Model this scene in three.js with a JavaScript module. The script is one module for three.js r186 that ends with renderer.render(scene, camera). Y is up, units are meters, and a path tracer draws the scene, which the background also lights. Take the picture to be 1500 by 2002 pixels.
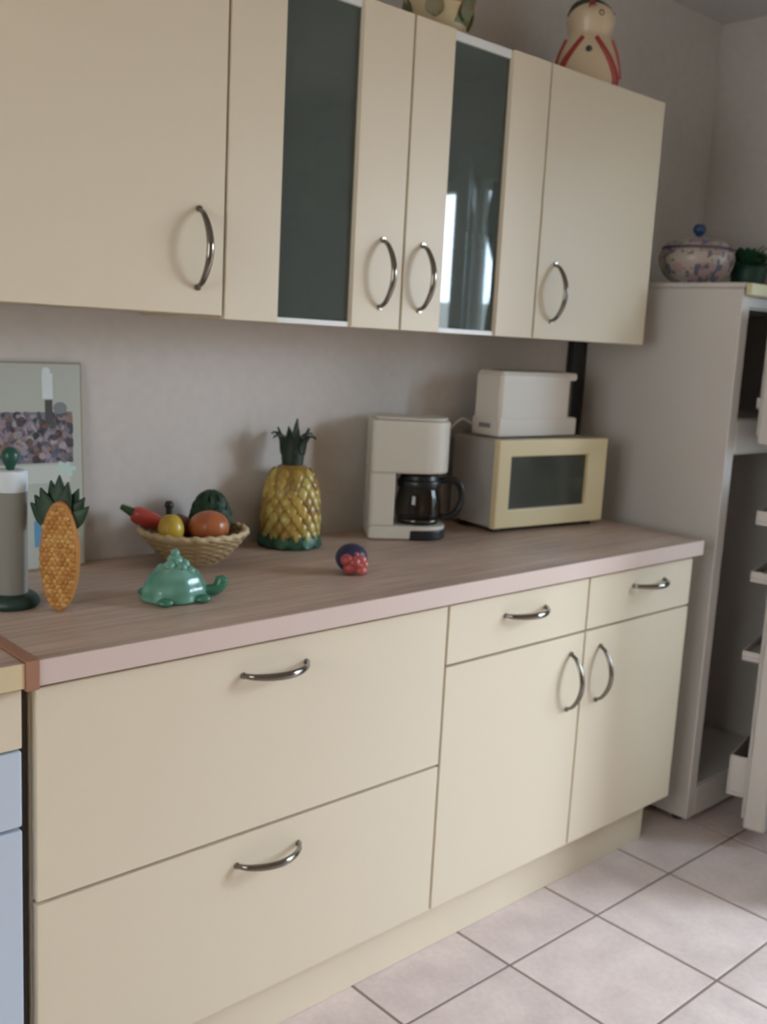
import * as THREE from 'three';
import { RoundedBoxGeometry } from 'three/addons/geometries/RoundedBoxGeometry.js';
import { RectAreaLightUniformsLib } from 'three/addons/lights/RectAreaLightUniformsLib.js';
import { mergeGeometries } from 'three/addons/utils/BufferGeometryUtils.js';

// ---------------------------------------------------------------- camera, sky, light, exposure
const scene = new THREE.Scene();
const F = 1978, W = 1500, H = 2002;
const camera = new THREE.PerspectiveCamera(2 * Math.atan(H / 2 / F) * 180 / Math.PI, W / H, 0.05, 60);
camera.position.set(-0.5945, 1.3554, 1.9635);
camera.rotation.set(-0.16938, -0.75216, 0.05399, 'YXZ');
camera.setViewOffset(W, H, -15.3, 0.8, W, H);
camera.focus = 1.0; camera.userData.fStop = 8;   // the photograph is out of focus
scene.add(camera);

const renderer = new THREE.WebGLRenderer();
renderer.toneMapping = THREE.LinearToneMapping;
renderer.toneMappingExposure = 1.0;
renderer.shadowMap.enabled = true;

// overcast daylight outside; it enters by the open balcony door and the narrow window beside it
scene.background = new THREE.Color().setRGB(5.2, 5.8, 6.2);
RectAreaLightUniformsLib.init();
const XR = 2.575, ZB = 0.048, YC = 2.43, XL = -2.3, ZF = 4.1;   // right wall, back wall, ceiling, left wall, wall behind the camera
const OZ0 = 1.70, OZ1 = 2.54, OY = 2.02;                        // the balcony door
const NZ0 = 1.27, NZ1 = 1.70, NY0 = 0.86;                       // the narrow window
const day = new THREE.RectAreaLight(new THREE.Color().setRGB(0.83, 1.0, 1.21), 23, 4.0, 3.6);   // the sky above the balcony
day.position.set(5.6, 3.3, 3.8);
day.lookAt(1.0, 0.7, 1.6);
day.name = 'daylight_door';
scene.add(day);
const LZ0 = 0.95, LZ1 = 2.35, LY0 = 0.9, LY1 = 2.1;             // added, unseen window in the far left wall, for fill light
const fillLeft = new THREE.RectAreaLight(new THREE.Color().setRGB(1.0, 0.78, 0.52), 1.15, LZ1 - LZ0 - 0.1, LY1 - LY0 - 0.1);  // warm fill light added to lift the faces turned left
fillLeft.position.set(XL - 0.07, (LY0 + LY1) / 2, (LZ0 + LZ1) / 2);
fillLeft.lookAt(5, (LY0 + LY1) / 2, (LZ0 + LZ1) / 2);
fillLeft.name = 'added_fill_left';
scene.add(fillLeft);

// ---------------------------------------------------------------- helpers
let seed = 7;
const rnd = () => { seed = (seed * 1664525 + 1013904223) >>> 0; return seed / 4294967296; };
const rr = (a, b) => a + (b - a) * rnd();
const TAU = Math.PI * 2;
const V = (x, y, z) => new THREE.Vector3(x, y, z);

function hash(x, y) { let h = (x * 374761393 + y * 668265263) | 0; h = Math.imul(h ^ (h >>> 13), 1274126177); return ((h ^ (h >>> 16)) >>> 0) / 4294967296; }
function vnoise(x, y, px = 1e9, py = 1e9) {
  const xi = Math.floor(x), yi = Math.floor(y), fx = x - xi, fy = y - yi;
  const s = (t) => t * t * (3 - 2 * t), m = (a, n) => ((a % n) + n) % n;
  const a = hash(m(xi, px), m(yi, py)), b = hash(m(xi + 1, px), m(yi, py)), c = hash(m(xi, px), m(yi + 1, py)), d = hash(m(xi + 1, px), m(yi + 1, py));
  return (a + (b - a) * s(fx)) * (1 - s(fy)) + (c + (d - c) * s(fx)) * s(fy);
}
function dataTex(w, h, fn, srgb = true) {
  const d = new Uint8Array(w * h * 4);
  for (let y = 0; y < h; y++) for (let x = 0; x < w; x++) {
    const c = fn(x / w, y / h), i = (y * w + x) * 4;
    d[i] = c[0]; d[i + 1] = c[1]; d[i + 2] = c[2]; d[i + 3] = 255;
  }
  const t = new THREE.DataTexture(d, w, h);
  t.magFilter = THREE.LinearFilter; t.minFilter = THREE.LinearMipmapLinearFilter; t.generateMipmaps = true;
  t.wrapS = t.wrapT = THREE.RepeatWrapping;
  if (srgb) t.colorSpace = THREE.SRGBColorSpace;
  t.needsUpdate = true;
  return t;
}
const mat = (color, roughness = 0.5, extra = {}) => new THREE.MeshPhysicalMaterial({ color, roughness, ...extra });

// worktop: pale beech laminate, grain along u (one repeat = 1.2 m x 0.6 m)
const woodTex = (() => dataTex(1024, 512, (u, v) => {
  const g = vnoise(u * 6, v * 90, 6, 90) * 0.5 + vnoise(u * 14, v * 220, 14, 220) * 0.3 + vnoise(u * 40, v * 40, 40, 40) * 0.2;
  const b = vnoise(u * 3, v * 12, 3, 12), k = (g - 0.5) * 46 + (b - 0.5) * 22;
  return [188 + k, 163 + k * 0.95, 146 + k * 0.9];
}))();
woodTex.repeat.set(1 / 1.2, 1 / 0.6);
const wallTex = dataTex(256, 256, (u, v) => { const k = (vnoise(u * 64, v * 64, 64, 64) - 0.5) * 5 + (vnoise(u * 4, v * 4, 4, 4) - 0.5) * 5; return [205 + k, 197 + k, 191 + k]; });
const wallBump = dataTex(256, 256, (u, v) => { const k = 128 + (vnoise(u * 90, v * 90, 90, 90) - 0.5) * 160 + (vnoise(u * 40, v * 40, 40, 40) - 0.5) * 80; return [k, k, k]; }, false);
const tileTex = [0, 1, 2].map((n) => dataTex(128, 128, (u, v) => {
  const k = (vnoise(u * 6 + n * 31, v * 6) - 0.5) * 16 + (vnoise(u * 40 + n * 17, v * 40) - 0.5) * 10 + (n - 1) * 3;
  return [222 + k, 204 + k, 198 + k * 0.9];
}));

const M = {
  cream: mat('#e2d3ba', 0.42, { specularIntensity: 0.6 }),
  creamEdge: mat('#d9c49c', 0.45),
  carcass: mat('#d8c9ac', 0.5),
  chrome: mat('#857f77', 0.14, { metalness: 1 }),
  wood: new THREE.MeshPhysicalMaterial({ map: woodTex, roughness: 0.45 }),
  woodEdge: mat('#d8c1b6', 0.4),
  joint: mat('#a5755c', 0.45),
  wall: new THREE.MeshPhysicalMaterial({ map: wallTex, roughness: 0.9, bumpMap: wallBump, bumpScale: 0.0006 }),
  wallWarm: mat('#d6c2a4', 0.9),
  ceiling: mat('#c9c5c0', 0.95),
  grout: mat('#8a7a71', 0.95),
  glass: mat('#98a59e', 0.03, { transmission: 0.8, thickness: 0, ior: 1.52 }),
  shelf: mat('#b9aF9c', 0.5),
  white: mat('#e6e4e0', 0.35),
  fridge: mat('#d5cfc9', 0.32),
  black: mat('#17191a', 0.35),
  darkplastic: mat('#1c2022', 0.4),
  frame: mat('#e9e7e2', 0.4),
};
M.tiles = tileTex.map((t) => new THREE.MeshPhysicalMaterial({ map: t, roughness: 0.5 }));

function mesh(name, geo, m, parent) {
  const o = new THREE.Mesh(geo, m);
  o.name = name; o.castShadow = o.receiveShadow = true;
  if (parent) parent.add(o);
  return o;
}
const used = {};
function numbered(n) { const k = used[n] = (used[n] ?? -1) + 1; return k ? `${n}_${String(k).padStart(3, '0')}` : n; }
function thing(name, label, category, pos = [0, 0, 0], turn = 0, group) {
  const o = new THREE.Group();
  o.name = numbered(name); o.position.set(...pos); o.rotation.y = turn;
  o.userData = { label, category };
  if (group) o.userData.group = group;
  scene.add(o);
  return o;
}
function tag(o, label, category, group) {
  o.name = numbered(o.name); o.userData = { label, category };
  if (group) o.userData.group = group;
  scene.add(o);
  return o;
}
function struct(o, label, category) { o.userData = { kind: 'structure', label, category }; scene.add(o); return o; }
// rounded box given by its two corners
function rb(x0, y0, z0, x1, y1, z1, r = 0.002, seg = 2) {
  const g = r > 0 ? new RoundedBoxGeometry(x1 - x0, y1 - y0, z1 - z0, seg, Math.min(r, (x1 - x0) / 2.01, (y1 - y0) / 2.01, (z1 - z0) / 2.01)) : new THREE.BoxGeometry(x1 - x0, y1 - y0, z1 - z0);
  g.translate((x0 + x1) / 2, (y0 + y1) / 2, (z0 + z1) / 2);
  return g;
}
function planarUV(g) {   // uv in metres from position, by the way the face points
  if (g.index) g = g.toNonIndexed();
  const p = g.attributes.position, n = g.attributes.normal, uv = new Float32Array(p.count * 2);
  for (let i = 0; i < p.count; i++) {
    const ax = Math.abs(n.getX(i)), ay = Math.abs(n.getY(i)), az = Math.abs(n.getZ(i));
    const x = p.getX(i), y = p.getY(i), z = p.getZ(i);
    const [a, b] = ay >= ax && ay >= az ? [x, z] : az >= ax ? [x, y] : [z, y];
    uv[2 * i] = a; uv[2 * i + 1] = b;
  }
  g.setAttribute('uv', new THREE.BufferAttribute(uv, 2));
  return g;
}
function merged(list) { return mergeGeometries(list.map((g) => { const h = g.index ? g.toNonIndexed() : g; for (const k of Object.keys(h.attributes)) if (!['position', 'normal', 'uv'].includes(k)) h.deleteAttribute(k); return h; })); }
function lathe(pts, seg = 48) {   // smooth profile through [radius, height] points
  const c = new THREE.CatmullRomCurve3(pts.map(([r, y]) => V(r, y, 0)), false, 'centripetal').getPoints(pts.length * 6);
  return new THREE.LatheGeometry(c.map((v) => new THREE.Vector2(Math.max(v.x, 0), v.y)), seg);
}
function latheHard(pts, seg = 48) { return new THREE.LatheGeometry(pts.map(([r, y]) => new THREE.Vector2(r, y)), seg); }
// tube with a radius that varies along it; flat squeezes it across
function sweep(points, radius, n = 40, sides = 12, closed = false) {
  const curve = new THREE.CatmullRomCurve3(points.map((q) => V(...q)), closed, 'centripetal');
  const g = new THREE.TubeGeometry(curve, n, 1, sides, closed), p = g.attributes.position, nn = g.attributes.normal;
  for (let i = 0; i <= n; i++) {
    const c = curve.getPointAt(closed ? (i % n) / n : i / n), r = radius(i / n);
    for (let j = 0; j <= sides; j++) {
      const k = i * (sides + 1) + j;
      p.setXYZ(k, c.x + nn.getX(k) * r, c.y + nn.getY(k) * r, c.z + nn.getZ(k) * r);
    }
  }
  g.computeVertexNormals();
  return g;
}
function displace(g, fn) {   // move each vertex along its direction from the axis/centre
  const p = g.attributes.position, v = V(0, 0, 0);
  for (let i = 0; i < p.count; i++) { v.fromBufferAttribute(p, i); fn(v); p.setXYZ(i, v.x, v.y, v.z); }
  g.computeVertexNormals();
  return g;
}
// leaf: a curved blade of given length and width, root at the origin, bending from +y outwards to +z
function leafGeo(len, wid, bend, thick = 0.002, n = 8) {
  const pos = [], idx = [], w = (t) => wid * Math.sin(Math.PI * Math.pow(t, 0.65)) * 0.5 + 0.0006;
  let y = 0, z = 0;
  for (let i = 0; i <= n; i++) {
    const t = i / n, a = bend * t * t;
    if (i) { y += Math.cos(a) * len / n; z += Math.sin(a) * len / n; }
    const ny = -Math.sin(a) * thick, nz = Math.cos(a) * thick, c = wid * 0.14 * (1 - t);
    pos.push(-w(t), y - ny, z + c - nz, 0, y - ny, z - nz, w(t), y - ny, z + c - nz, -w(t), y + ny, z + c + nz, 0, y + ny, z + nz, w(t), y + ny, z + c + nz);
  }
  for (let i = 0; i < n; i++) {
    const a = i * 6, b = a + 6, q = (p, r, s, t) => idx.push(p, r, s, p, s, t);
    q(a, b, b + 1, a + 1); q(a + 1, b + 1, b + 2, a + 2);
    q(a + 4, b + 4, b + 3, a + 3); q(a + 5, b + 5, b + 4, a + 4);
    q(a + 3, b + 3, b, a); q(a + 2, b + 2, b + 5, a + 5);
  }
  const g = new THREE.BufferGeometry();
  g.setAttribute('position', new THREE.Float32BufferAttribute(pos, 3));
  g.setAttribute('uv', new THREE.Float32BufferAttribute(new Float32Array(pos.length / 3 * 2), 2));
  g.setIndex(idx); g.computeVertexNormals();
  return g;
}

// ---------------------------------------------------------------- the room
struct(mesh('wall_back', planarUV(rb(XL - 0.2, -0.1, ZB - 0.2, XR + 0.25, YC + 0.1, ZB, 0)), M.wall), 'pale grey painted wall behind the kitchen cabinets', 'wall');
{
  const w = (y0, z0, y1, z1) => rb(XR, y0, z0, XR + 0.25, y1, z1, 0), top = YC + 0.1;
  struct(mesh('wall_right', planarUV(merged([w(-0.1, ZB, top, NZ0), w(-0.1, NZ0, NY0, OZ0), w(OY, NZ0, top, OZ1), w(-0.1, OZ1, top, ZF + 0.2)])), M.wall), 'pale grey painted wall beside the refrigerator', 'wall');
  const v = (y0, z0, y1, z1) => rb(XL - 0.2, y0, z0, XL, y1, z1, 0);
  struct(mesh('wall_left', planarUV(merged([v(-0.1, ZB, top, LZ0), v(-0.1, LZ0, LY0, LZ1), v(LY1, LZ0, top, LZ1), v(-0.1, LZ1, top, ZF + 0.2)])), M.wallWarm), 'beige painted wall with an added window at the far end of the worktop', 'wall');
  struct(mesh('wall_front', planarUV(rb(XL, -0.1, ZF, XR, YC + 0.1, ZF + 0.2, 0)), M.wallWarm), 'beige painted wall facing the cabinets', 'wall');
}
struct(mesh('ceiling', rb(XL - 0.2, YC, ZB - 0.2, XR + 0.25, YC + 0.15, ZF + 0.2, 0), M.ceiling), 'matt off-white ceiling', 'ceiling');
{
  const floor = struct(mesh('floor', rb(XL - 0.2, -0.12, ZB - 0.2, XR + 0.25, -0.0016, ZF + 0.2, 0), M.grout), 'floor of square pinkish beige ceramic tiles with grey joints', 'floor');
  const S = 0.3222, gap = 0.007, X0 = 1.0351, Z0 = 0.6849, h = 0.0095;
  const tg = new RoundedBoxGeometry(S - gap, h, S - gap, 2, 0.0012);
  // flat top uv once over the tile
  { const p = tg.attributes.position, uv = tg.attributes.uv; for (let i = 0; i < p.count; i++) uv.setXY(i, p.getX(i) / S + 0.5, p.getZ(i) / S + 0.5); }
  for (let i = -11; i <= 5; i++) for (let j = -2; j <= 10; j++) {
    const x = X0 + (i + 0.5) * S, z = Z0 + (j + 0.5) * S;
    if (x - S / 2 < XL - 0.05 || x + S / 2 > XR + 0.2 || z - S / 2 < ZB - 0.02 || z + S / 2 > ZF + 0.15) continue;
    const t = mesh('floor_tile', tg, M.tiles[Math.floor(rnd() * 3)], floor);
    t.position.set(x, -h / 2 + rr(-0.0004, 0.0004), z);
    t.rotation.y = Math.floor(rnd() * 4) * Math.PI / 2;
  }
}
// balcony door: frame in the opening, its leaf swung into the room
{
  const d = new THREE.Group(); d.name = 'door_1'; struct(d, 'white balcony door standing open into the kitchen', 'door');
  const fr = (a, b, c, e, f, g) => rb(a, b, c, e, f, g, 0.003);
  mesh('door_frame', merged([fr(XR + 0.01, 0, OZ0, XR + 0.08, OY, OZ0 + 0.04), fr(XR + 0.01, 0, OZ1 - 0.04, XR + 0.08, OY, OZ1), fr(XR + 0.01, OY - 0.04, OZ0, XR + 0.08, OY, OZ1)]), M.frame, d);
  const leaf = new THREE.Group(); leaf.name = 'door_leaf'; d.add(leaf);
  const L = 0.82, t = 0.045, st = 0.11;
  leaf.position.set(XR - 0.03, 0.015, OZ0 - 0.005); leaf.rotation.y = Math.PI - 41.5 * Math.PI / 180;
  // local x runs from the hinge to the tip
  mesh('stile', fr(0, 0, -t / 2, st, 1.96, t / 2), M.frame, leaf);
  mesh('stile', fr(L - st, 0, -t / 2, L, 1.96, t / 2), M.frame, leaf);
  mesh('rail', fr(st, 1.85, -t / 2, L - st, 1.96, t / 2), M.frame, leaf);
  mesh('rail', fr(st, 0, -t / 2, L - st, 0.14, t / 2), M.frame, leaf);
  mesh('rail', fr(st, 0.46, -t / 2, L - st, 0.56, t / 2), M.frame, leaf);
  mesh('lower_panel', fr(st, 0.14, -0.012, L - st, 0.46, 0.012), M.frame, leaf);
  mesh('pane', rb(st, 0.56, -0.003, L - st, 1.85, 0.003, 0), mat('#e8f2f2', 0.02, { transmission: 1, thickness: 0, ior: 1.5 }), leaf);
  mesh('lever', sweep([[L - 0.055, 1.0, 0.02], [L - 0.055, 1.0, 0.06], [L - 0.07, 1.0, 0.065], [L - 0.17, 0.995, 0.065]], () => 0.008, 24, 10), M.chrome, leaf);
}
{
  const d = new THREE.Group(); d.name = 'window_1'; struct(d, 'narrow window beside the balcony door', 'window');
  const b = (z0, y0, z1, y1) => rb(XR + 0.03, y0, z0, XR + 0.065, y1, z1, 0.003);
  mesh('window_frame', merged([b(NZ0, NY0, NZ0 + 0.03, OY), b(NZ1 - 0.025, NY0, NZ1, OY), b(NZ0 + 0.03, NY0, NZ1 - 0.025, NY0 + 0.05), b(NZ0 + 0.03, OY - 0.04, NZ1 - 0.025, OY)]), M.frame, d);
  mesh('pane', rb(XR + 0.045, NY0 + 0.05, NZ0 + 0.03, XR + 0.05, OY - 0.04, NZ1 - 0.025, 0), mat('#f0f5f7', 0.02, { transmission: 1, thickness: 0, ior: 1.5 }), d);
}
{
  const d = new THREE.Group(); d.name = 'window_2'; struct(d, 'wide white framed window added for fill light in the beige wall', 'window');  // out of view, added as a place for the warm fill light
  const b = (z0, y0, z1, y1) => rb(XL - 0.05, y0, z0, XL + 0.01, y1, z1, 0.003), zm = (LZ0 + LZ1) / 2;
  mesh('window_frame', merged([b(LZ0, LY0, LZ0 + 0.05, LY1), b(LZ1 - 0.05, LY0, LZ1, LY1), b(LZ0 + 0.05, LY0, LZ1 - 0.05, LY0 + 0.05), b(LZ0 + 0.05, LY1 - 0.05, LZ1 - 0.05, LY1), b(zm - 0.035, LY0 + 0.05, zm + 0.035, LY1 - 0.05)]), M.frame, d);
}
{   // dark curtain gathered at one side of the narrow window
  const cg = new THREE.PlaneGeometry(1, 1.16, 90, 30);
  displace(cg, (v) => { const y = v.y + 0.58, e = 0.13 - 0.075 * Math.exp(-(((y - 0.80) / 0.13) ** 2)) + 0.02 * Math.sin(y * 9), u = v.x + 0.5; v.z = 0.014 * Math.sin(u * 60); v.x = u * e; v.y = y; });
  const th = cg.clone(); th.translate(0, 0, 0.004);
  const g = merged([cg, th]); g.rotateY(-Math.PI / 2); g.translate(XR - 0.045, NY0 - 0.03, 1.44);
  tag(mesh('curtain', g, mat('#4a5654', 0.9, { side: THREE.DoubleSide })), 'dark gathered curtain hanging in front of the narrow window', 'curtain');
}
struct(mesh('floor_outside', rb(XR + 0.25, -0.22, -6, 14, -0.06, 10, 0), mat('#a59a8c', 0.9)), 'pale concrete balcony floor outside the door', 'floor');

// ---------------------------------------------------------------- handles
const bowGeo = (() => {   // bow handle along y, standing out towards +z
  const L = 0.137, D = 0.039, pts = [];
  for (let i = 0; i <= 16; i++) { const s = -1 + i / 8, c = Math.cos(s * Math.PI / 2); pts.push([0, s * L / 2, 0.002 + D * Math.pow(Math.max(c, 0), 0.62)]); }
  const g = sweep(pts, (t) => 0.0038 + 0.0018 * Math.sin(Math.PI * t), 56, 14);
  g.scale(1.25, 1, 1);
  const foot = (y) => { const f = new THREE.CylinderGeometry(0.0052, 0.006, 0.005, 20); f.rotateX(Math.PI / 2); f.translate(0, y, 0.0025); return f; };
  const r = merged([g, foot(-L / 2), foot(L / 2)]);
  return r;
})();
function handle(parent, x, y, z, flat) {
  const h = mesh('handle', bowGeo, M.chrome, parent);
  h.position.set(x, y, z); if (flat) h.rotation.z = Math.PI / 2;
  h.userData.label = 'chrome bow handle';
  return h;
}

// ---------------------------------------------------------------- base cabinets
const T = 0.87, ZC = 0.60, ZFR = 0.582, G = 0.003;
const X1 = 0.8755, X2 = 1.3548, X3 = 1.8137, YP = 0.1388, YS = 0.4749, YD = 0.691, YTOP = 0.824;
function front(name, x0, y0, x1, y1, z, m, parent) { return mesh(name, rb(x0 + G, y0 + G, z - 0.019, x1 - G, y1 - G, z, 0.0016), m, parent); }
{
  const c = thing('drawer_cabinet', 'cream base cabinet with two deep drawers under the worktop', 'cabinet');
  mesh('body', rb(0.001, YP, ZB + 0.005, X1 - 0.001, 0.8295, ZFR - 0.0205, 0.001), M.carcass, c);
  const a = front('drawer', 0, YS, X1, YTOP, ZFR, M.cream, c), b = front('drawer', 0, YP, X1, YS, ZFR, M.cream, c);
  handle(a, 0.4385, 0.770, ZFR, true); handle(b, 0.4365, 0.417, ZFR, true);
}
{
  const c = thing('base_cabinet', 'cream base cabinet with two doors below two shallow drawers', 'cabinet');
  mesh('body', rb(X1 + 0.001, YP, ZB + 0.005, X3 - 0.001, 0.8295, ZFR - 0.0205, 0.001), M.carcass, c);
  const a = front('drawer', X1, YD, X2, YTOP, ZFR, M.cream, c), b = front('drawer', X2, YD, X3, YTOP, ZFR, M.cream, c);
  handle(a, 1.1235, 0.774, ZFR, true); handle(b, 1.6085, 0.7785, ZFR, true);
  const d = front('door', X1, YP, X2, YD, ZFR, M.cream, c), e = front('door', X2, YP, X3, YD, ZFR, M.cream, c);
  handle(d, 1.303, 0.575, ZFR); handle(e, 1.419, 0.575, ZFR);
}
tag(mesh('plinth', rb(0.0, 0.0005, 0.505, 1.783, YP - 0.001, 0.525, 0.001), M.cream), 'cream plinth board running along the floor below the cabinets', 'plinth');
{
  const w = thing('worktop', 'long pale wood laminate worktop holding the appliances and basket', 'worktop');
  mesh('slab', planarUV(rb(0.0005, 0.8305, ZB + 0.001, 1.829, T, ZC - 0.0025, 0.002)), M.wood, w);
  mesh('edge_band', rb(0.0005, 0.8305, ZC - 0.0024, 1.829, T - 0.0006, ZC, 0.001), M.woodEdge, w);
  const w2 = thing('worktop', 'short worktop section above the dishwasher, beyond the brown joint strip', 'worktop');
  const g2 = rb(-1.4, 0.8305, ZB + 0.001, -0.0205, T - 0.001, ZC - 0.0025, 0.002);
  mesh('slab', planarUV(g2), M.wood, w2);
  mesh('edge_band', rb(-1.4, 0.8305, ZC - 0.0024, -0.0205, T - 0.0016, ZC, 0.001), M.creamEdge, w2);
  tag(mesh('joint_strip', rb(-0.0202, 0.826, ZB + 0.002, 0.0, T + 0.0015, ZC + 0.003, 0.0015), M.joint), 'narrow reddish brown strip joining the two worktop sections', 'joint strip');
}
{
  const c = thing('dishwasher', 'white dishwasher under the short worktop section', 'dishwasher', [-0.0185, 0, 0]);
  mesh('body', rb(-0.595, 0.09, ZB + 0.02, -0.002, 0.725, ZFR - 0.025, 0.003), M.white, c);
  mesh('door', rb(-0.597, 0.1, ZFR - 0.024, 0, 0.604, ZFR, 0.004), mat('#c6d0de', 0.25), c);
  mesh('control_panel', rb(-0.597, 0.609, ZFR - 0.024, 0, 0.729, ZFR, 0.004), mat('#c6d0de', 0.25), c);
  mesh('plinth', rb(-0.59, 0.001, 0.49, -0.005, 0.088, 0.52, 0.002), M.darkplastic, c);
  mesh('top_panel', rb(-0.598, 0.733, ZFR - 0.022, 0, 0.824, ZFR, 0.002), M.cream, c).userData.label = 'cream panel under the worktop';
}

tag(mesh('gap_shade_strip', rb(-0.0178, 0.1, ZB + 0.01, -0.0004, 0.8255, 0.556, 0.001), mat('#4b4038', 0.7)), 'dark narrow strip painting the shade in the gap between dishwasher and drawer cabinet', 'shade strip');  // dark board coloured as the shade inside the narrow gap

// ---------------------------------------------------------------- wall cabinets
const ZU = 0.352, YUB = 1.3708, YUT = 2.0114;
const U = [-0.38, 0.4625, 0.9092, 1.3523, 1.8304];
const back = ZB + 0.001, fz = ZU - 0.020;
{
  const c = thing('wall_cabinet', 'wide cream wall cabinet with one plain door above the photo board', 'cabinet');
  mesh('body', rb(U[0], YUB + 0.010, back, U[1] - 0.001, YUT, fz - 0.001, 0.001), M.carcass, c);
  const d = front('door', U[0], YUB + 0.006, U[1], YUT, ZU, M.cream, c);
  handle(d, 0.4055, 1.4955, ZU);
}
{
  const c = thing('wall_cabinet', 'cream wall cabinet with one plain door beside the refrigerator', 'cabinet');
  mesh('body', rb(U[3] + 0.001, YUB + 0.004, back, U[4], YUT, fz - 0.001, 0.001), M.carcass, c);
  const d = front('door', U[3], YUB, U[4], YUT, ZU, M.cream, c);
  handle(d, 1.4175, 1.486, ZU);
}
// two glazed units: open boxes with shelves behind a tinted pane held between two cream uprights
function glazed(x0, x1, g0, g1, hx, label) {
  const c = thing('glass_cabinet', label, 'cabinet', [0, 0, 0], 0, 'glazed wall cabinets');
  delete c.userData.group;
  const t = 0.016, y0 = YUB + 0.004, y1 = YUT, z1 = fz - 0.001;
  mesh('side_panel', rb(x0 + 0.0008, y0, back, x0 + t, y1, z1, 0.001), M.carcass, c);
  mesh('side_panel', rb(x1 - t, y0, back, x1 - 0.0008, y1, z1, 0.001), M.carcass, c);
  mesh('bottom_panel', rb(x0 + t, y0, back, x1 - t, y0 + t, z1, 0.001), M.carcass, c);
  mesh('top_panel', rb(x0 + t, y1 - t, back, x1 - t, y1, z1, 0.001), M.carcass, c);
  mesh('back_panel', rb(x0 + t, y0 + t, back, x1 - t, y1 - t, back + 0.006, 0), M.carcass, c);
  const sh = [];
  for (const y of [1.59, 1.79]) { mesh('shelf', rb(x0 + t, y, back + 0.007, x1 - t, y + 0.016, 0.30, 0.001), M.shelf, c); sh.push(y + 0.0165); }
  const d = new THREE.Group(); d.name = 'door'; c.add(d);
  front('upright', x0, YUB, g0 + G, YUT, ZU, M.cream, d);
  front('upright', g1 - G, YUB, x1, YUT, ZU, M.cream, d);
  mesh('rail', rb(g0, YUB + 0.003, ZU - 0.019, g1, YUB + 0.0135, ZU - 0.006, 0.001), M.white, d);
  mesh('rail', rb(g0, YUT - 0.022, ZU - 0.019, g1, YUT - 0.004, ZU - 0.006, 0.001), M.white, d);
  mesh('pane', rb(g0 - 0.0, YUB + 0.0135, ZU - 0.0165, g1 + 0.0, YUT - 0.022, ZU - 0.0125, 0), M.glass, d).userData.label = 'dark tinted glass pane';
  handle(d, hx, 1.4865, ZU);
  return { floor: y0 + t + 0.0005, shelves: sh };
}
const ga = glazed(U[1], U[2], 0.586, 0.772, 0.847, 'cream wall cabinet with dark glass strip, next to the wide plain cabinet');
const gb = glazed(U[2], U[3], 1.028, 1.216, 0.9625, 'cream wall cabinet with dark glass strip mirroring the bright doorway');

// crockery behind the glass
function bowl(name, x, y, z, r, h, m, label, cat) {
  const g = lathe([[0.001, 0], [r * 0.5, 0.001], [r * 0.52, h * 0.12], [r * 0.85, h * 0.55], [r, h], [r * 0.94, h * 0.99], [r * 0.8, h * 0.56], [r * 0.4, h * 0.18], [0.001, h * 0.16]], 36);
  const o = mesh(name, g, m); o.position.set(x, y, z); return tag(o, label, cat);
}
bowl('bowl', 0.70, ga.shelves[0], 0.22, 0.055, 0.07, mat('#c07a7e', 0.4), 'pink bowl on the middle shelf behind the dark glass', 'bowl');
bowl('bowl', 0.66, ga.shelves[1], 0.20, 0.05, 0.09, mat('#6f8f7c', 0.4), 'green bowl on the top shelf behind the dark glass', 'bowl');
bowl('bowl', 0.78, ga.shelves[1], 0.2, 0.05, 0.08, mat('#9a6a70', 0.4), 'dull red bowl on the top shelf behind the dark glass', 'bowl');

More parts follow.
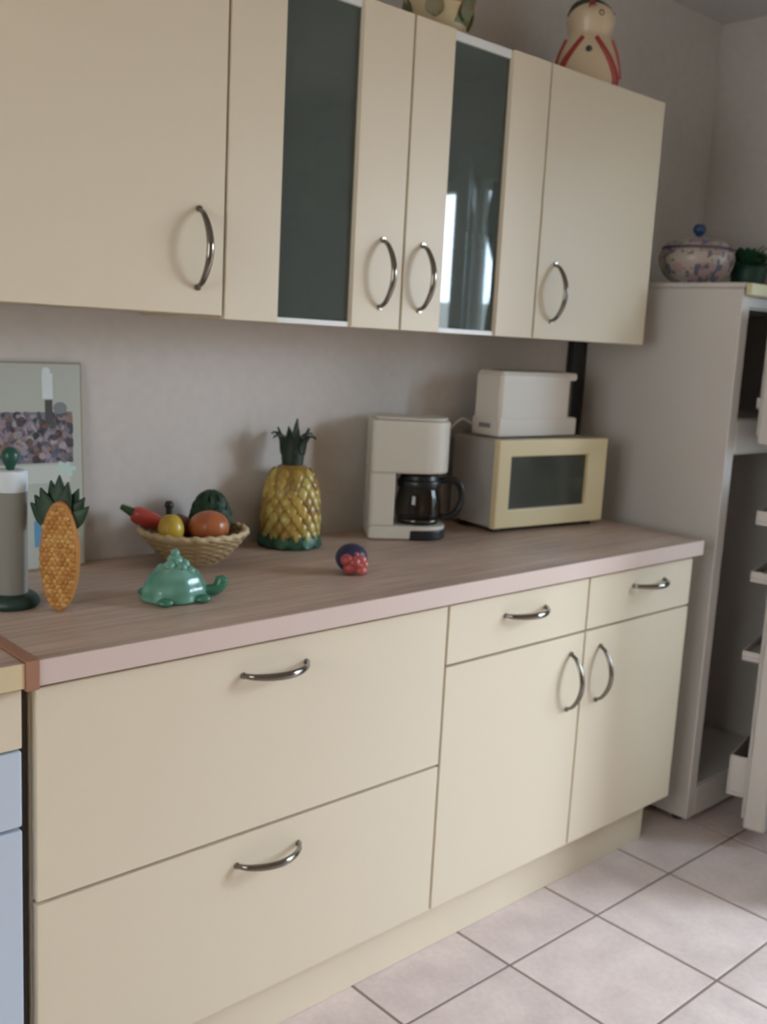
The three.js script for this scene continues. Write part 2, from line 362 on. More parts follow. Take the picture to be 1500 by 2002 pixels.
// ---------------------------------------------------------------- refrigerator
{
  const x0 = 1.953, x1 = 2.53, z0 = 0.07, z1 = 0.566, yb = 0.02, yt = 1.538, w = 0.042;
  const f = thing('refrigerator', 'tall white fridge freezer with both doors ajar beside the cabinets', 'refrigerator');
  const b = (n, ...a) => mesh(n, rb(...a, 0.004), M.fridge, f);
  b('side_panel', x0, yb, z0, x0 + w, yt, z1); b('side_panel', x1 - w, yb, z0, x1, yt, z1);
  mesh('back_panel', rb(x0 + w, yb + 0.01, z0, x1 - w, yt, z0 + 0.03, 0), M.fridge, f);
  b('top_panel', x0 + w, 1.487, z0 + 0.03, x1 - w, yt, z1);
  b('divider', x0 + w, 1.092, z0 + 0.03, x1 - w, 1.184, z1);
  b('bottom_panel', x0 + w, yb, z0 + 0.03, x1 - w, 0.112, z1);
  mesh('top_trim', rb(x0 - 0.002, 1.5385, z0, x1, 1.552, z1 + 0.004, 0.003), M.fridge, f);
  mesh('top_front_trim', rb(x0 + 0.001, 1.518, z1 + 0.0045, x1, 1.551, z1 + 0.022, 0.004), mat('#d8cfa6', 0.4), f);
  // lining of the two compartments
  const lin = (ya, yb2, m) => {
    const xa = x0 + w, xb = x1 - w, za = z0 + 0.03, zb = z1 - 0.006, t = 0.004;
    mesh('lining', merged([rb(xa, ya, za, xa + t, yb2, zb, 0), rb(xb - t, ya, za, xb, yb2, zb, 0), rb(xa + t, ya, za, xb - t, yb2, za + t, 0), rb(xa + t, ya, za + t, xb - t, ya + t, zb, 0), rb(xa + t, yb2 - t, za + t, xb - t, yb2, zb, 0)]), m, f);
  };
  lin(1.184, 1.487, M.fridge); lin(0.112, 1.092, M.fridge);
  // doors: local x runs from the hinge (right) to the free edge (towards -x), +z is the outside
  const door = (y0, y1, ang, racks) => {
    const d = new THREE.Group(); d.name = 'door'; f.add(d);
    d.position.set(x1 - 0.004, 0, z1 + 0.012); d.rotation.y = ang;
    const L = 0.552;
    mesh('panel', rb(-L, y0, 0.012, 0, y1, 0.072, 0.008, 3), M.fridge, d);
    mesh('inner_panel', rb(-L + 0.02, y0 + 0.02, 0.0, -0.02, y1 - 0.02, 0.0118, 0.004), M.fridge, d);
    for (const [y, h, dep] of racks) mesh('door_rack', merged([rb(-L + 0.03, y, -dep, -0.04, y + 0.012, -0.0002, 0.003), rb(-L + 0.03, y + 0.0122, -dep, -0.04, y + h, -dep + 0.006, 0.002), rb(-L + 0.03, y + 0.0122, -dep + 0.0062, -L + 0.036, y + h, -0.0002, 0.001)]), M.fridge, d);
  };
  door(1.128, 1.492, 0.085, [[1.22, 0.03, 0.012]]);
  door(0.045, 1.06, 0.235, [[0.905, 0.04, 0.055], [0.745, 0.03, 0.052], [0.52, 0.028, 0.05], [0.12, 0.12, 0.05]]);
  for (const [x, z] of [[x0 + 0.04, z0 + 0.04], [x1 - 0.04, z0 + 0.04], [x0 + 0.04, z1 - 0.05], [x1 - 0.04, z1 - 0.05]]) {
    const g = new THREE.CylinderGeometry(0.016, 0.018, 0.02, 16); g.translate(x, 0.0101, z); mesh('foot', g, M.black, f);
  }
}
tag(mesh('cable_duct', rb(1.888, T + 0.001, ZB + 0.001, 1.934, 1.9, ZB + 0.03, 0.003), M.darkplastic), 'black vertical duct on the wall beside the refrigerator', 'duct');

// ---------------------------------------------------------------- on the refrigerator
{
  const y = 1.5525;
  const t = thing('soup_tureen', 'lidded round tureen with pink and blue pattern and blue knob', 'tureen', [2.085, y, 0.335]);
  const pat = dataTex(512, 256, (u, v) => {
    const a = vnoise(u * 44, v * 12, 44, 12), b = vnoise(u * 16 + 40, v * 7), c = vnoise(u * 60 + 9, v * 18 + 3);
    let col = [186, 172, 162];
    if (b > 0.58) col = [178, 148, 146];
    if (a > 0.72) col = [104, 106, 128];
    if (c > 0.76) col = [128, 120, 100];
    return col;
  });
  const m = new THREE.MeshPhysicalMaterial({ map: pat, roughness: 0.3 });
  mesh('bowl', lathe([[0.001, 0], [0.06, 0.0], [0.065, 0.008], [0.09, 0.03], [0.106, 0.065], [0.104, 0.09], [0.096, 0.102]], 48), m, t);
  mesh('rim', (() => { const g = new THREE.TorusGeometry(0.097, 0.0045, 10, 48); g.rotateX(Math.PI / 2); g.translate(0, 0.103, 0); return g; })(), mat('#5a5460', 0.35), t);
  const lid = mesh('lid', lathe([[0.096, 0.104], [0.09, 0.114], [0.065, 0.128], [0.03, 0.136], [0.001, 0.138]], 48), m, t);
  mesh('knob', lathe([[0.008, 0.134], [0.009, 0.142], [0.017, 0.152], [0.018, 0.163], [0.011, 0.172], [0.001, 0.174]], 24), mat('#27466e', 0.25), lid);
}
{
  const p = thing('leafy_plant', 'small dark green leafy plant in a dark pot beside the tureen', 'plant', [2.262, 1.5525, 0.405]);
  mesh('pot', lathe([[0.001, 0], [0.042, 0], [0.046, 0.01], [0.056, 0.06], [0.059, 0.066], [0.053, 0.068], [0.05, 0.058], [0.001, 0.056]], 32), mat('#1f4033', 0.4), p);
  const lm = [mat('#1d4a30', 0.5), mat('#17402d', 0.5), mat('#27573a', 0.55)], lgs = [leafGeo(0.082, 0.06, 1.5), leafGeo(0.07, 0.058, 1.9), leafGeo(0.1, 0.058, 1.0)];
  for (let i = 0; i < 30; i++) {
    const l = mesh('leaf', lgs[i % 3], lm[i % 3], p);
    l.position.set(rr(-0.02, 0.02), 0.056 + rr(-0.0, 0.012), rr(-0.02, 0.02));
    l.rotation.set(rr(0.05, 0.85), 0, 0); l.rotation.order = 'YXZ'; l.rotation.y = i * 2.4 + rr(-0.3, 0.3);
    const s = rr(0.75, 1.0); l.scale.setScalar(s);
  }
}

// ---------------------------------------------------------------- on the wall cabinets
{
  const t = thing('bird_jar', 'cream ceramic bird-shaped jar with red stripes and dark cap', 'jar', [1.625, YUT + 0.0005, 0.24], -0.9);
  const prof = [[0.001, 0], [0.076, 0], [0.084, 0.01], [0.083, 0.04], [0.074, 0.08], [0.061, 0.115], [0.055, 0.132], [0.058, 0.15], [0.062, 0.17], [0.058, 0.19], [0.042, 0.206], [0.001, 0.21]];
  const R = (y) => { for (let i = 2; i < prof.length; i++) if (y <= prof[i][1]) { const [a, b] = [prof[i - 1], prof[i]]; return a[0] + (b[0] - a[0]) * (y - a[1]) / Math.max(b[1] - a[1], 1e-6); } return 0.03; };
  const on = (th, y, k = 1.0) => [Math.sin(th) * R(y) * k, y, Math.cos(th) * R(y) * k];
  mesh('body', lathe(prof, 48), mat('#d9c3a2', 0.3), t);
  const red = mat('#a63a34', 0.35), dk = mat('#3a3d30', 0.4);
  for (const s of [-1, 1]) {
    mesh('red_stripe', sweep([on(0.28 * s, 0.118), on(0.5 * s, 0.095), on(0.78 * s, 0.06), on(1.0 * s, 0.02), on(1.02 * s, 0.006)], (q) => 0.0055 + 0.007 * q, 32, 10), red, t);
    mesh('wing', sweep([on(1.25 * s, 0.12), on(1.42 * s, 0.08), on(1.5 * s, 0.03)], () => 0.006, 24, 8), mat('#b4564c', 0.4), t);
    if (s > 0) { const eye = new THREE.TorusGeometry(0.006, 0.0018, 8, 18); const e = mesh('eye', eye, dk, t); e.position.set(...on(0.42 * s, 0.176)); e.rotation.y = 0.42 * s; }
  }
  const bk = mesh('beak', new THREE.SphereGeometry(0.008, 16, 12), dk, t); bk.position.set(...on(0, 0.086));
  mesh('cap', sweep([on(-1.25, 0.176), on(-0.85, 0.196), on(-0.35, 0.203, 0.9), on(0.2, 0.204, 0.9), on(0.8, 0.197), on(1.3, 0.182)], (q) => 0.0035 + 0.0075 * Math.sin(Math.PI * Math.min(q * 1.3, 1)), 36, 10), dk, t);
  mesh('comb', sweep([on(0.02, 0.186, 1.02), on(0.0, 0.2, 1.0), [0, 0.213, 0.022], [0, 0.213, -0.01]], (q) => 0.009 - 0.003 * q, 20, 10), red, t);
}
{
  const t = thing('flower_pot', 'cream ceramic pot with painted green leaves above the glass cabinets', 'pot', [1.07, YUT + 0.0005, 0.25]);
  const pat = dataTex(256, 128, (u, v) => {
    const a = vnoise(u * 14, v * 5, 14, 9), b = vnoise(u * 11 + 5, v * 6);
    let c = [204, 186, 148];
    if (v > 0.25 && a > 0.55) c = [104, 116, 72];
    if (v > 0.35 && b > 0.68) c = [168, 92, 66];
    return c;
  });
  mesh('body', lathe([[0.001, 0], [0.052, 0], [0.056, 0.008], [0.07, 0.04], [0.082, 0.085], [0.08, 0.12], [0.072, 0.14], [0.066, 0.138], [0.07, 0.1], [0.05, 0.03], [0.001, 0.02]], 40), new THREE.MeshPhysicalMaterial({ map: pat, roughness: 0.35 }), t);
  for (const s of [0, 1, 2, 3, 4, 5]) { const l = mesh('relief_leaf', leafGeo(0.06, 0.04, -0.4, 0.003), mat(s % 2 ? '#6a6742' : '#857a52', 0.45), t); l.rotation.order = 'YXZ'; l.rotation.set(0.3, s * TAU / 6 - 0.9, 0); l.position.set(Math.sin(s * TAU / 6 - 0.9) * 0.066, 0.03, Math.cos(s * TAU / 6 - 0.9) * 0.066); }
}

// ---------------------------------------------------------------- coffee maker
{
  const c = thing('coffee_maker', 'white filter coffee maker with glass jug on the worktop', 'coffee maker', [1.135, T + 0.0005, 0.165], 0.95);
  const white = mat('#d9d2c6', 0.35);
  // footprint: flat back, round front; local +z is the front
  const foot = (w, zb, zf, r) => { const s = new THREE.Shape(); s.moveTo(-w, zb + 0.012); s.quadraticCurveTo(-w, zb, -w + 0.012, zb); s.lineTo(w - 0.012, zb); s.quadraticCurveTo(w, zb, w, zb + 0.012); s.lineTo(w, zf - r); s.bezierCurveTo(w, zf - r * 0.3, w * 0.55, zf, 0, zf); s.bezierCurveTo(-w * 0.55, zf, -w, zf - r * 0.3, -w, zf - r); s.closePath(); return s; };
  const slab = (s, y0, y1, bev = 0.004) => { const g = new THREE.ExtrudeGeometry(s, { depth: y1 - y0 - 2 * bev, bevelEnabled: true, bevelThickness: bev, bevelSize: bev, bevelOffset: -bev, bevelSegments: 3, curveSegments: 20 }); g.rotateX(Math.PI / 2); g.scale(1, 1, 1); g.translate(0, y1 - bev, 0); return g; };
  mesh('base', slab(foot(0.068, -0.098, 0.10, 0.07), 0.002, 0.034), white, c);
  mesh('base_panel', slab(foot(0.0695, 0.0, 0.1015, 0.07), 0.0005, 0.026), M.darkplastic, c).userData.label = 'dark front of the base';
  mesh('water_tank', slab(foot(0.068, -0.098, -0.034, 0.005), 0.0342, 0.164), white, c);
  const head = mesh('filter_head', slab(foot(0.068, -0.098, 0.10, 0.07), 0.164, 0.292, 0.006), white, c);
  mesh('lid', slab(foot(0.063, -0.09, 0.094, 0.066), 0.2922, 0.300), mat('#cfc8bc', 0.4), head);
  const hp = new THREE.CylinderGeometry(0.05, 0.05, 0.004, 36); hp.translate(0, 0.0362, 0.032); mesh('hotplate', hp, M.black, c);
  const jug = new THREE.Group(); jug.name = 'glass_jug'; jug.position.set(0, 0.0385, 0.032); c.add(jug);
  mesh('glass', lathe([[0.001, 0], [0.045, 0], [0.054, 0.008], [0.058, 0.03], [0.056, 0.062], [0.049, 0.09]], 40), mat('#9a948c', 0.04, { transmission: 1, thickness: 0, ior: 1.45 }), jug);
  mesh('collar', lathe([[0.0495, 0.084], [0.0535, 0.086], [0.054, 0.104], [0.048, 0.108]], 36), M.black, jug);
  const ld = new THREE.CylinderGeometry(0.047, 0.05, 0.012, 36); ld.translate(0, 0.111, 0); mesh('jug_lid', ld, M.black, jug);
  mesh('jug_handle', (() => { const g = sweep([[0, 0.102, 0.05], [0, 0.106, 0.078], [0, 0.095, 0.102], [0, 0.06, 0.11], [0, 0.028, 0.1], [0, 0.012, 0.076], [0, 0.012, 0.058]], () => 0.0085, 40, 12); g.scale(1.2, 1, 1); return g; })(), M.black, jug);
  mesh('base_ring', (() => { const g = new THREE.TorusGeometry(0.051, 0.003, 8, 40); g.rotateX(Math.PI / 2); g.translate(0, 0.006, 0); return g; })(), M.chrome, jug);
}

// ---------------------------------------------------------------- microwave and toaster
{
  const a = -Math.atan2(0.045, 0.404);
  const m = thing('microwave_oven', 'microwave oven with yellowed cream front frame and dark window', 'microwave', [1.358, T + 0.0005, 0.268], a);
  const w = 0.4065, h = 0.244, d = 0.188, y0 = 0.012, cream = mat('#e3cfa4', 0.42), bw = 0.042, tw = 0.041, bt = 0.045, rw = 0.070;
  mesh('body', rb(0.004, y0 + 0.001, -d, w - 0.004, h - 0.002, -0.022, 0.004), mat('#aaa49c', 0.5), m);
  const door = new THREE.Group(); door.name = 'door'; m.add(door);
  const sh = new THREE.Shape([[0.004, y0 + 0.004], [w - 0.004, y0 + 0.004], [w - 0.004, h - 0.004], [0.004, h - 0.004]].map((q) => new THREE.Vector2(...q)));
  sh.holes.push(new THREE.Path([[bw, y0 + bt], [bw, h - tw], [w - rw, h - tw], [w - rw, y0 + bt]].map((q) => new THREE.Vector2(...q))));
  const fg = new THREE.ExtrudeGeometry(sh, { depth: 0.012, bevelEnabled: true, bevelThickness: 0.005, bevelSize: 0.004, bevelSegments: 3 }); fg.translate(0, 0, -0.0165);
  mesh('door_frame', fg, cream, door);
  mesh('window', rb(bw + 0.0001, y0 + bt + 0.0001, -0.015, w - rw - 0.0001, h - tw - 0.0001, -0.011, 0), mat('#474840', 0.08), door).userData.label = 'dark glass window';
  for (const [x, z] of [[0.03, -0.03], [w - 0.03, -0.03], [0.03, -d + 0.03], [w - 0.03, -d + 0.03]]) { const g = new THREE.CylinderGeometry(0.012, 0.012, 0.0125, 14); g.translate(x, 0.0063, z); mesh('foot', g, M.black, m); }
}
{
  const t = thing('toaster', 'white long-slot toaster standing on the microwave oven', 'toaster', [1.402, T + 0.2455, 0.222], -0.06);
  const wm = mat('#e2d8cd', 0.42), L = 0.30, D = 0.10, h = 0.168;
  mesh('body', rb(0, 0.008, -D, L - 0.028, h, 0, 0.012, 4), wm, t);
  mesh('base', rb(-0.002, 0.0, -D - 0.002, L + 0.002, 0.05, 0.003, 0.006, 3), wm, t);
  mesh('top_overhang', rb(0.004, h - 0.018, -D + 0.004, L + 0.002, h + 0.004, -0.004, 0.008, 3), wm, t);
  mesh('end_recess', rb(L - 0.03, 0.0505, -D + 0.012, L - 0.012, h - 0.0185, -0.012, 0.002), mat('#5a4a45', 0.5), t).userData.label = 'dark recessed lever end';
  mesh('lever', rb(L - 0.0118, 0.115, -D / 2 - 0.016, L + 0.012, 0.128, -D / 2 + 0.016, 0.004, 3), M.black, t);
  for (const z of [-D * 0.36, -D * 0.64]) mesh('slot', rb(0.03, h + 0.0041, z - 0.011, L - 0.04, h + 0.0052, z + 0.011, 0.0004), M.black, t);
  mesh('side_badge', rb(-0.0042, 0.022, -0.072, -0.0022, 0.034, -0.03, 0.0008), mat('#8b8580', 0.5), t);
  const cord = mesh('power_cord', sweep([[1.409, T + 0.27, 0.125], [1.38, T + 0.285, 0.112], [1.352, T + 0.268, 0.108], [1.332, T + 0.22, 0.082], [1.325, T + 0.12, 0.07], [1.325, T + 0.05, 0.064], [1.34, T + 0.0065, 0.066]], () => 0.0035, 60, 8), mat('#cfc9c2', 0.5));
  tag(cord, 'pale power cord hanging behind the toaster', 'cord');
}

// ---------------------------------------------------------------- pineapple jar
{
  const p = thing('pineapple_jar', 'yellow ceramic pineapple jar with dark green crown', 'jar', [0.81, T + 0.0005, 0.122]);
  const prof = [[0.001, 0.0], [0.058, 0.0], [0.0625, 0.02], [0.064, 0.07], [0.061, 0.12], [0.052, 0.158], [0.038, 0.18], [0.026, 0.188], [0.001, 0.19]];
  const R = (y) => { for (let i = 2; i < prof.length; i++) if (y <= prof[i][1]) { const a = prof[i - 1], b = prof[i]; return a[0] + (b[0] - a[0]) * (y - a[1]) / Math.max(b[1] - a[1], 1e-6); } return 0.02; };
  mesh('body', lathe(prof, 48), mat('#97783a', 0.35), p);
  const ym = ['#ab8c40', '#bb9d4e', '#98773a', '#b9a75c'].map((c) => mat(c, 0.28));
  // pointed scales: flattened drops lying on the body, tip down
  const sg = new THREE.SphereGeometry(1, 12, 8);
  displace(sg, (v) => { const k = v.y < 0 ? 1 + v.y * 0.45 : 1; v.x *= k; });
  sg.scale(0.0125, 0.0165, 0.006);
  for (let r = 0; r < 8; r++) {
    const y = 0.03 + r * 0.0195, n = r > 6 ? 9 : r > 5 ? 12 : 15;
    for (let i = 0; i < n; i++) {
      const th = (i + (r % 2) * 0.5) * TAU / n, q = R(y), s = mesh('scale', sg, ym[Math.floor(rnd() * 4)], p);
      s.position.set(Math.sin(th) * (q + 0.001), y, Math.cos(th) * (q + 0.001));
      s.rotation.order = 'YXZ'; s.rotation.set(-0.16 - Math.max(0, (y - 0.1)) * 5, th, rr(-0.06, 0.06));
    }
  }
  const gm = [mat('#2f6047', 0.4), mat('#254f3a', 0.4)], bl = leafGeo(0.04, 0.034, -0.15, 0.003, 6);
  mesh('foot_ring', lathe([[0.001, 0.0], [0.066, 0.0], [0.069, 0.006], [0.064, 0.013]], 40), gm[1], p);
  for (let i = 0; i < 14; i++) { const th = i * TAU / 14, l = mesh('base_leaf', bl, gm[i % 2], p); l.rotation.order = 'YXZ'; l.rotation.set(-0.05, th, 0); l.position.set(Math.sin(th) * 0.0675, 0.001, Math.cos(th) * 0.0675); }
  const dark = [mat('#1d2c22', 0.5), mat('#25382a', 0.5)];
  const crown = mesh('crown', lathe([[0.024, 0.186], [0.0255, 0.2], [0.027, 0.235], [0.026, 0.252], [0.02, 0.25], [0.001, 0.245]], 28), dark[0], p);
  for (let i = 0; i < 12; i++) { const th = i * TAU / 12 + 0.2, out = i % 3 === 0, l = mesh('crown_leaf', leafGeo(out ? 0.075 : 0.062, 0.02, out ? 2.0 : 0.4, 0.0018), dark[i % 2], crown); l.rotation.order = 'YXZ'; l.rotation.set(0.05, th, 0); l.position.set(Math.sin(th) * 0.024, 0.212, Math.cos(th) * 0.024); }
  const top = mesh('crown_leaf', leafGeo(0.085, 0.022, 0.2, 0.002), dark[1], crown); top.position.set(0, 0.21, 0.006);
}

// ---------------------------------------------------------------- basket with vegetables
{
  const BX = 0.527, BZ = 0.163, BY = T + 0.0005;
  const b = thing('wicker_basket', 'shallow round pale wicker basket holding vegetables', 'basket', [BX, BY, BZ]);
  const wm = [mat('#c3ab83', 0.7), mat('#ad946c', 0.75)];
  const R = (t) => 0.052 + 0.056 * Math.pow(t, 0.75);
  for (let r = 0; r < 11; r++) {   // woven rounds, weaving in and out of the stakes
    const t = (r + 0.5) / 11, y = 0.006 + t * 0.058, pts = [];
    for (let k = 0; k < 72; k++) { const th = k * TAU / 72, wob = 0.0022 * Math.cos(th * 18 + (r % 2) * Math.PI); pts.push([Math.sin(th) * (R(t) + wob), y + 0.0006 * Math.sin(th * 5 + r), Math.cos(th) * (R(t) + wob)]); }
    mesh('weave_round', sweep(pts, () => 0.0037, 144, 6, true), wm[r % 2], b);
  }
  const stakes = [];
  for (let k = 0; k < 36; k++) { const th = k * TAU / 36, pts = []; for (let i = 0; i <= 5; i++) { const t = i / 5; pts.push([Math.sin(th) * R(t), 0.005 + t * 0.06, Math.cos(th) * R(t)]); } stakes.push(sweep(pts, () => 0.0022, 10, 5)); }
  mesh('stakes', merged(stakes), wm[1], b);
  mesh('rim', (() => { const pts = []; for (let k = 0; k < 72; k++) { const th = k * TAU / 72; pts.push([Math.sin(th) * (0.109 + 0.0018 * Math.sin(th * 24)), 0.068 + 0.0018 * Math.cos(th * 24), Math.cos(th) * (0.109 + 0.0018 * Math.sin(th * 24))]); } return sweep(pts, () => 0.0058, 216, 8, true); })(), mat('#cdb791', 0.7), b);
  const bt = new THREE.CylinderGeometry(0.053, 0.053, 0.005, 36); bt.translate(0, 0.003, 0); mesh('bottom', bt, wm[1], b);

  // red pepper lying on the rim, its stem pointing away
  const pep = thing('red_pepper', 'shiny red pepper with green stem lying in the basket', 'pepper', [BX - 0.088, BY + 0.0935, BZ - 0.046]);
  const dir = V(-0.72, 0.30, -0.35).normalize();
  pep.quaternion.setFromUnitVectors(V(0, 1, 0), dir);
  mesh('fruit', displace(lathe([[0.001, -0.04], [0.009, -0.038], [0.015, -0.025], [0.0185, 0.0], [0.0185, 0.016], [0.013, 0.027], [0.001, 0.028]], 40), (v) => { const th = Math.atan2(v.x, v.z), k = 1 + 0.07 * Math.cos(th * 3); v.x *= k; v.z *= k; }), mat('#b4473d', 0.25), pep);
  mesh('stem', sweep([[0, 0.024, 0], [0.002, 0.036, 0], [0.004, 0.054, 0.002]], (t) => 0.0105 - 0.005 * t, 16, 10), mat('#2c4a2b', 0.5), pep);
  // yellow squash with a dark stalk
  const sq = thing('yellow_squash', 'round yellow squash with dark stalk in the basket', 'squash', [BX - 0.071, BY + 0.056, BZ + 0.027]);
  mesh('fruit', lathe([[0.001, 0], [0.014, 0.001], [0.024, 0.012], [0.026, 0.026], [0.021, 0.042], [0.012, 0.052], [0.001, 0.054]], 32), mat('#c9a93c', 0.3), sq);
  const st2 = thing('dark_bottle', 'thin dark upright stalk standing behind the yellow squash', 'stalk', [BX - 0.044, BY + 0.038, BZ - 0.028]);
  mesh('shaft', sweep([[0, 0, 0], [0.001, 0.04, 0], [0, 0.078, 0]], (t) => 0.0075 - 0.001 * t, 20, 10), mat('#22262a', 0.45), st2);
  mesh('tip', lathe([[0.001, 0.076], [0.0085, 0.076], [0.009, 0.084], [0.006, 0.089], [0.001, 0.09]], 16), mat('#1c2022', 0.45), st2);
  st2.name = 'dark_stalk';
  // tomato / onion
  const on = thing('onion', 'large orange brown onion at the front of the basket', 'onion', [BX + 0.014, BY + 0.045, BZ + 0.036]);
  mesh('bulb', displace(lathe([[0.001, 0], [0.018, 0.002], [0.036, 0.016], [0.0415, 0.033], [0.038, 0.05], [0.022, 0.063], [0.006, 0.068], [0.001, 0.069]], 48), (v) => { const th = Math.atan2(v.x, v.z), k = 1 + 0.012 * Math.cos(th * 9); v.x *= k; v.z *= k; }), mat('#b5693f', 0.32), on);
  const on2 = thing('onion', 'small dark red onion half hidden behind the orange one', 'onion', [BX - 0.012, BY + 0.036, BZ - 0.042]);
  mesh('bulb', lathe([[0.001, 0], [0.014, 0.002], [0.028, 0.014], [0.032, 0.03], [0.027, 0.046], [0.012, 0.056], [0.001, 0.06]], 40), mat('#6b3a2c', 0.35), on2);
  // artichoke
  const ar = thing('artichoke', 'dark green artichoke standing at the back of the basket', 'artichoke', [BX + 0.062, BY + 0.044, BZ - 0.034]);
  mesh('heart', lathe([[0.001, 0], [0.02, 0.002], [0.034, 0.02], [0.036, 0.045], [0.028, 0.07], [0.012, 0.086], [0.001, 0.09]], 32), mat('#1c3222', 0.6), ar);
  const am = [mat('#1f3a27', 0.6), mat('#26452d', 0.6)], ag = leafGeo(0.036, 0.034, -0.7, 0.0022, 6);
  for (let r = 0; r < 5; r++) for (let i = 0; i < 9; i++) {
    const th = (i + (r % 2) / 2) * TAU / 9, y = 0.008 + r * 0.015, q = [0.03, 0.037, 0.037, 0.033, 0.026][r], l = mesh('bract', ag, am[(i + r) % 2], ar);
    l.rotation.order = 'YXZ'; l.rotation.set([0.45, 0.28, 0.1, -0.05, -0.25][r], th, 0); l.position.set(Math.sin(th) * q, y, Math.cos(th) * q);
  }
}

// ---------------------------------------------------------------- turtle
{
  const t = thing('turtle_ornament', 'glazed green ceramic turtle with domed shell on the worktop', 'ornament', [0.338, T + 0.0005, 0.405], -0.12);
  const gt = dataTex(256, 128, (u, v) => { const k = vnoise(u * 22, v * 11, 22, 11), j = vnoise(u * 7 + 3, v * 5); return [92 + k * 46 - j * 18, 142 + k * 40 - j * 10, 124 + k * 44 - j * 14]; });
  const gm = new THREE.MeshPhysicalMaterial({ map: gt, roughness: 0.2 }), g2 = mat('#3f7a62', 0.25);
  mesh('shell', displace(lathe([[0.001, 0.001], [0.052, 0.001], [0.057, 0.006], [0.055, 0.02], [0.046, 0.042], [0.03, 0.058], [0.012, 0.066], [0.001, 0.067]], 64), (v) => { const th = Math.atan2(v.x, v.z), r = Math.hypot(v.x, v.z), k = 1 + (v.y > 0.003 ? 0.035 * Math.cos(th * 8) * (r / 0.057) + 0.02 * Math.cos(v.y * 260) : 0); v.x *= k * 1.06; v.z *= k * 0.9; }), gm, t);
  const knobs = [[0, 0.069, 0, 0.015], [0.014, 0.064, 0.008, 0.011], [-0.014, 0.063, 0.009, 0.011], [0.006, 0.061, 0.018, 0.010], [0.0, 0.084, 0.0, 0.0085], [0.02, 0.054, 0.021, 0.009], [-0.02, 0.055, -0.012, 0.010]];
  for (const [x, y, z, r] of knobs) { const g = new THREE.SphereGeometry(r, 18, 12); g.translate(x, y, z); mesh('shell_knob', g, gm, t); }
  mesh('head', sweep([[0.05, 0.012, 0.004], [0.066, 0.011, 0.006], [0.079, 0.013, 0.008], [0.087, 0.022, 0.009], [0.09, 0.03, 0.009], [0.092, 0.037, 0.009]], (q) => 0.0095 + 0.0035 * q + (q > 0.9 ? -(q - 0.9) * 0.11 : 0), 30, 14), g2, t);
  for (const [x, z] of [[0.036, 0.044], [-0.036, 0.044], [0.036, -0.044], [-0.036, -0.044]]) { const g = new THREE.SphereGeometry(0.013, 16, 10); g.scale(1.2, 0.6, 1); g.translate(x, 0.0075, z); mesh('foot', g, g2, t); }
}

// ---------------------------------------------------------------- small round figurine
{
  const t = thing('round_figurine', 'small round dark blue figurine with red front on the worktop', 'figurine', [0.757, T + 0.0005, 0.405], -0.35);
  const g = new THREE.SphereGeometry(0.032, 36, 24); g.scale(1.05, 0.95, 1.0); g.translate(0, 0.0303, 0); mesh('body', g, mat('#2a2c4a', 0.35), t);
  const red = [mat('#ad4a47', 0.35), mat('#bb5f57', 0.35)];
  const bumps = [[0.0, 0.026, 0.027, 0.012], [0.014, 0.03, 0.022, 0.011], [-0.012, 0.031, 0.022, 0.011], [0.008, 0.016, 0.025, 0.011], [-0.007, 0.015, 0.025, 0.011], [0.02, 0.019, 0.019, 0.010], [0.004, 0.04, 0.021, 0.008], [0.012, 0.009, 0.034, 0.009], [0.018, 0.0075, 0.03, 0.007]];
  bumps.forEach(([x, y, z, r], i) => { const s = new THREE.SphereGeometry(r * 1.2, 16, 12); s.translate(x * 1.15 - 0.004, Math.max(y, r * 1.2), z); mesh('red_bump', s, red[i % 2], t); });
}

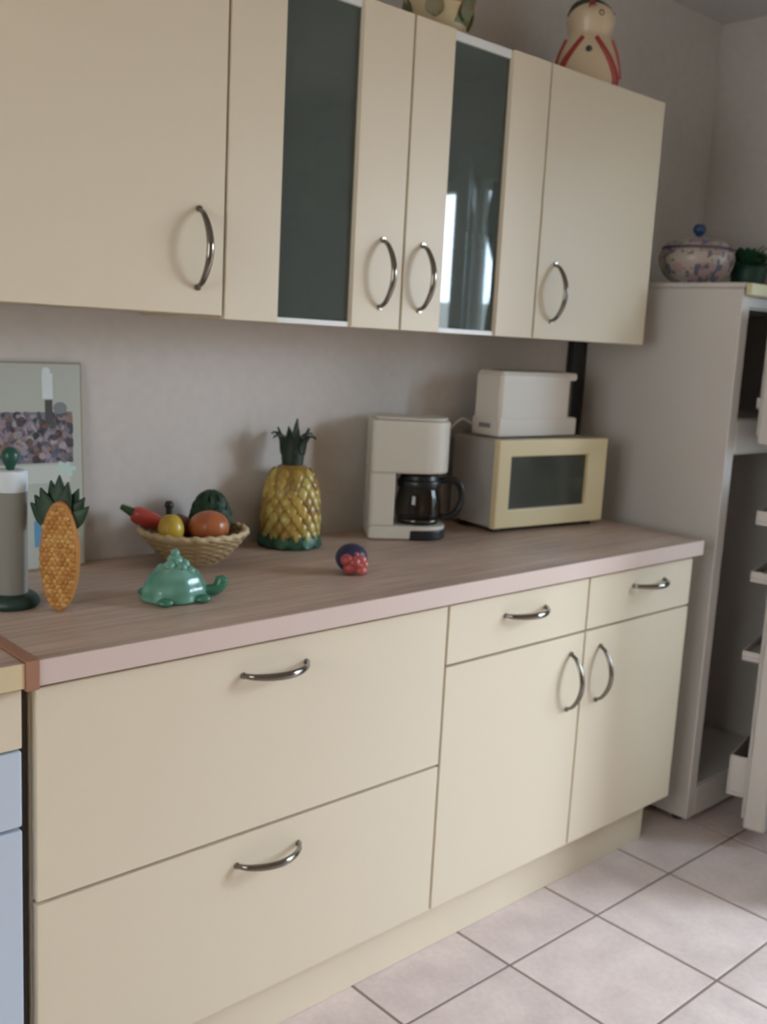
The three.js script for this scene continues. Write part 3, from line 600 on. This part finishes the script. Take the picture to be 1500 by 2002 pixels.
// ---------------------------------------------------------------- photo board, kitchen roll, pineapple board
{
  const cv = document.createElement('canvas'); cv.width = 512; cv.height = 680;
  const x = cv.getContext('2d');
  // right half of the sheet is what the kitchen roll leaves free; 1 px = 0.6 mm
  x.fillStyle = '#b4b8ae'; x.fillRect(0, 0, 512, 680);
  x.fillStyle = '#b9bdb2'; x.fillRect(0, 0, 512, 150);
  const cols = ['#4b4650', '#8d8090', '#a08a8c', '#2f2c34', '#6d6878', '#b8a9a8', '#7a5a4e', '#55607a', '#3c4a48', '#85695c', '#a39ba2', '#38343a'];
  x.fillStyle = '#7b7480'; x.fillRect(0, 158, 482, 170);
  for (let i = 0; i < 520; i++) { x.globalAlpha = 0.75; x.fillStyle = cols[Math.floor(rnd() * cols.length)]; x.beginPath(); x.ellipse(rr(0, 480), rr(164, 324), rr(4, 15), rr(5, 18), rr(0, 3), 0, TAU); x.fill(); }
  x.globalAlpha = 1;
  x.fillStyle = '#b4b8ae'; x.fillRect(0, 0, 512, 156); x.fillRect(484, 0, 28, 680); x.fillRect(0, 328, 512, 352);
  x.fillStyle = '#d5dedd'; x.beginPath(); x.ellipse(395, 24, 14, 14, 0, 0, TAU); x.fill(); x.fillRect(380, 30, 36, 84);
  x.fillStyle = '#4a4a4c'; x.fillRect(388, 118, 26, 80); x.fillStyle = '#7c8084'; x.beginPath(); x.ellipse(440, 145, 24, 20, 0, 0, TAU); x.fill();
  x.fillStyle = '#c6cbc6'; x.fillRect(0, 335, 470, 60);
  x.fillStyle = '#bcd2cc'; for (let k = 0; k < 6; k++) { x.beginPath(); x.ellipse(455 + 22 * Math.cos(k), 350 + 14 * Math.sin(k * 1.1), 15, 9, k, 0, TAU); x.fill(); }
  x.fillStyle = '#9db5a8'; x.beginPath(); x.ellipse(480, 470, 14, 40, 0.2, 0, TAU); x.fill(); x.beginPath(); x.ellipse(492, 540, 12, 34, -0.2, 0, TAU); x.fill();
  x.fillStyle = '#5f93b8'; x.fillRect(340, 520, 60, 90);
  const tex = new THREE.CanvasTexture(cv); tex.colorSpace = THREE.SRGBColorSpace;
  const bx = thing('photo_board', 'pale board with a collage of photos leaning on the wall', 'board', [0.0, T + 0.0005, 0.082]);
  bx.rotation.x = -0.055;
  const w = 0.31, h = 0.405;
  mesh('backing', rb(0.015, 0, -0.008, 0.015 + w, h, 0.0, 0.001), mat('#9a9079', 0.6), bx);
  const pg = new THREE.PlaneGeometry(w - 0.008, h - 0.008); pg.translate(0.015 + w / 2, h / 2, 0.0006);
  mesh('print', pg, new THREE.MeshPhysicalMaterial({ map: tex, roughness: 0.35 }), bx);
}
{
  const t = thing('kitchen_roll', 'slim paper roll greyed with painted shade, with white top on a dark green holder', 'kitchen roll', [0.083, T + 0.0005, 0.300]);
  const dg = mat('#1f3b33', 0.4), paper = mat('#8f8e88', 0.9);  // paper colour darkened to carry the shade on the roll; top kept white
  mesh('base', lathe([[0.001, 0], [0.042, 0], [0.046, 0.006], [0.044, 0.014], [0.036, 0.022], [0.001, 0.022]], 40), dg, t);
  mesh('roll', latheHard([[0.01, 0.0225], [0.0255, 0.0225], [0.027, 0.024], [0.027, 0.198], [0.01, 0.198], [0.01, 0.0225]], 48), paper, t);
  mesh('white_band', lathe([[0.001, 0.1982], [0.0265, 0.1982], [0.0272, 0.2], [0.0272, 0.23], [0.025, 0.234], [0.001, 0.234]], 40), mat('#dbe4ea', 0.5), t);
  mesh('knob', lathe([[0.006, 0.234], [0.008, 0.24], [0.014, 0.252], [0.013, 0.264], [0.006, 0.272], [0.001, 0.273]], 24), mat('#235244', 0.35), t);
}
{
  const t = thing('pineapple_cutout', 'flat orange pineapple-shaped board with green leaves beside the kitchen roll', 'ornament', [0.138, T + 0.0005, 0.370], -0.75);
  const s = new THREE.Shape(); s.moveTo(0, 0); s.absellipse(0, 0.094, 0.032, 0.094, -Math.PI / 2, TAU - Math.PI / 2, false, 0);
  const g = new THREE.ExtrudeGeometry(s, { depth: 0.014, bevelEnabled: true, bevelThickness: 0.004, bevelSize: 0.004, bevelOffset: -0.004, bevelSegments: 3, curveSegments: 36 });
  g.translate(0, 0, -0.007);
  const om = [mat('#c9934c', 0.45), mat('#d2a25c', 0.45), mat('#b9803f', 0.45)];
  const body = mesh('fruit', g, om[2], t);
  const sg = new THREE.SphereGeometry(1, 10, 7); sg.scale(0.0054, 0.0054, 0.003);
  for (let r = 0; r < 22; r++) for (let i = -4; i <= 4; i++) {
    const y = 0.012 + r * 0.0078, x = (i + (r % 2) / 2) * 0.009;
    if ((x / 0.028) ** 2 + ((y - 0.094) / 0.089) ** 2 > 1) continue;
    const k = mesh('scale', sg, om[Math.floor(rnd() * 3)], body); k.position.set(x, y, 0.0108); k.rotation.z = Math.PI / 4;
  }
  const gm = [mat('#2d4a35', 0.5), mat('#243e2c', 0.5)];
  for (let i = 0; i < 9; i++) { const a = (i - 4) / 4, l = mesh('leaf', leafGeo(0.072 - 0.02 * Math.abs(a), 0.026, 0.1, 0.003), gm[i % 2], t); l.position.set(a * 0.015 - 0.004, 0.158 - Math.abs(a) * 0.016, (i % 3 - 1) * 0.005 - 0.012); l.rotation.z = -a * 0.75; }
}

scene.traverse((o) => { if (o.isMesh) { o.castShadow = true; o.receiveShadow = true; } });
renderer.render(scene, camera);
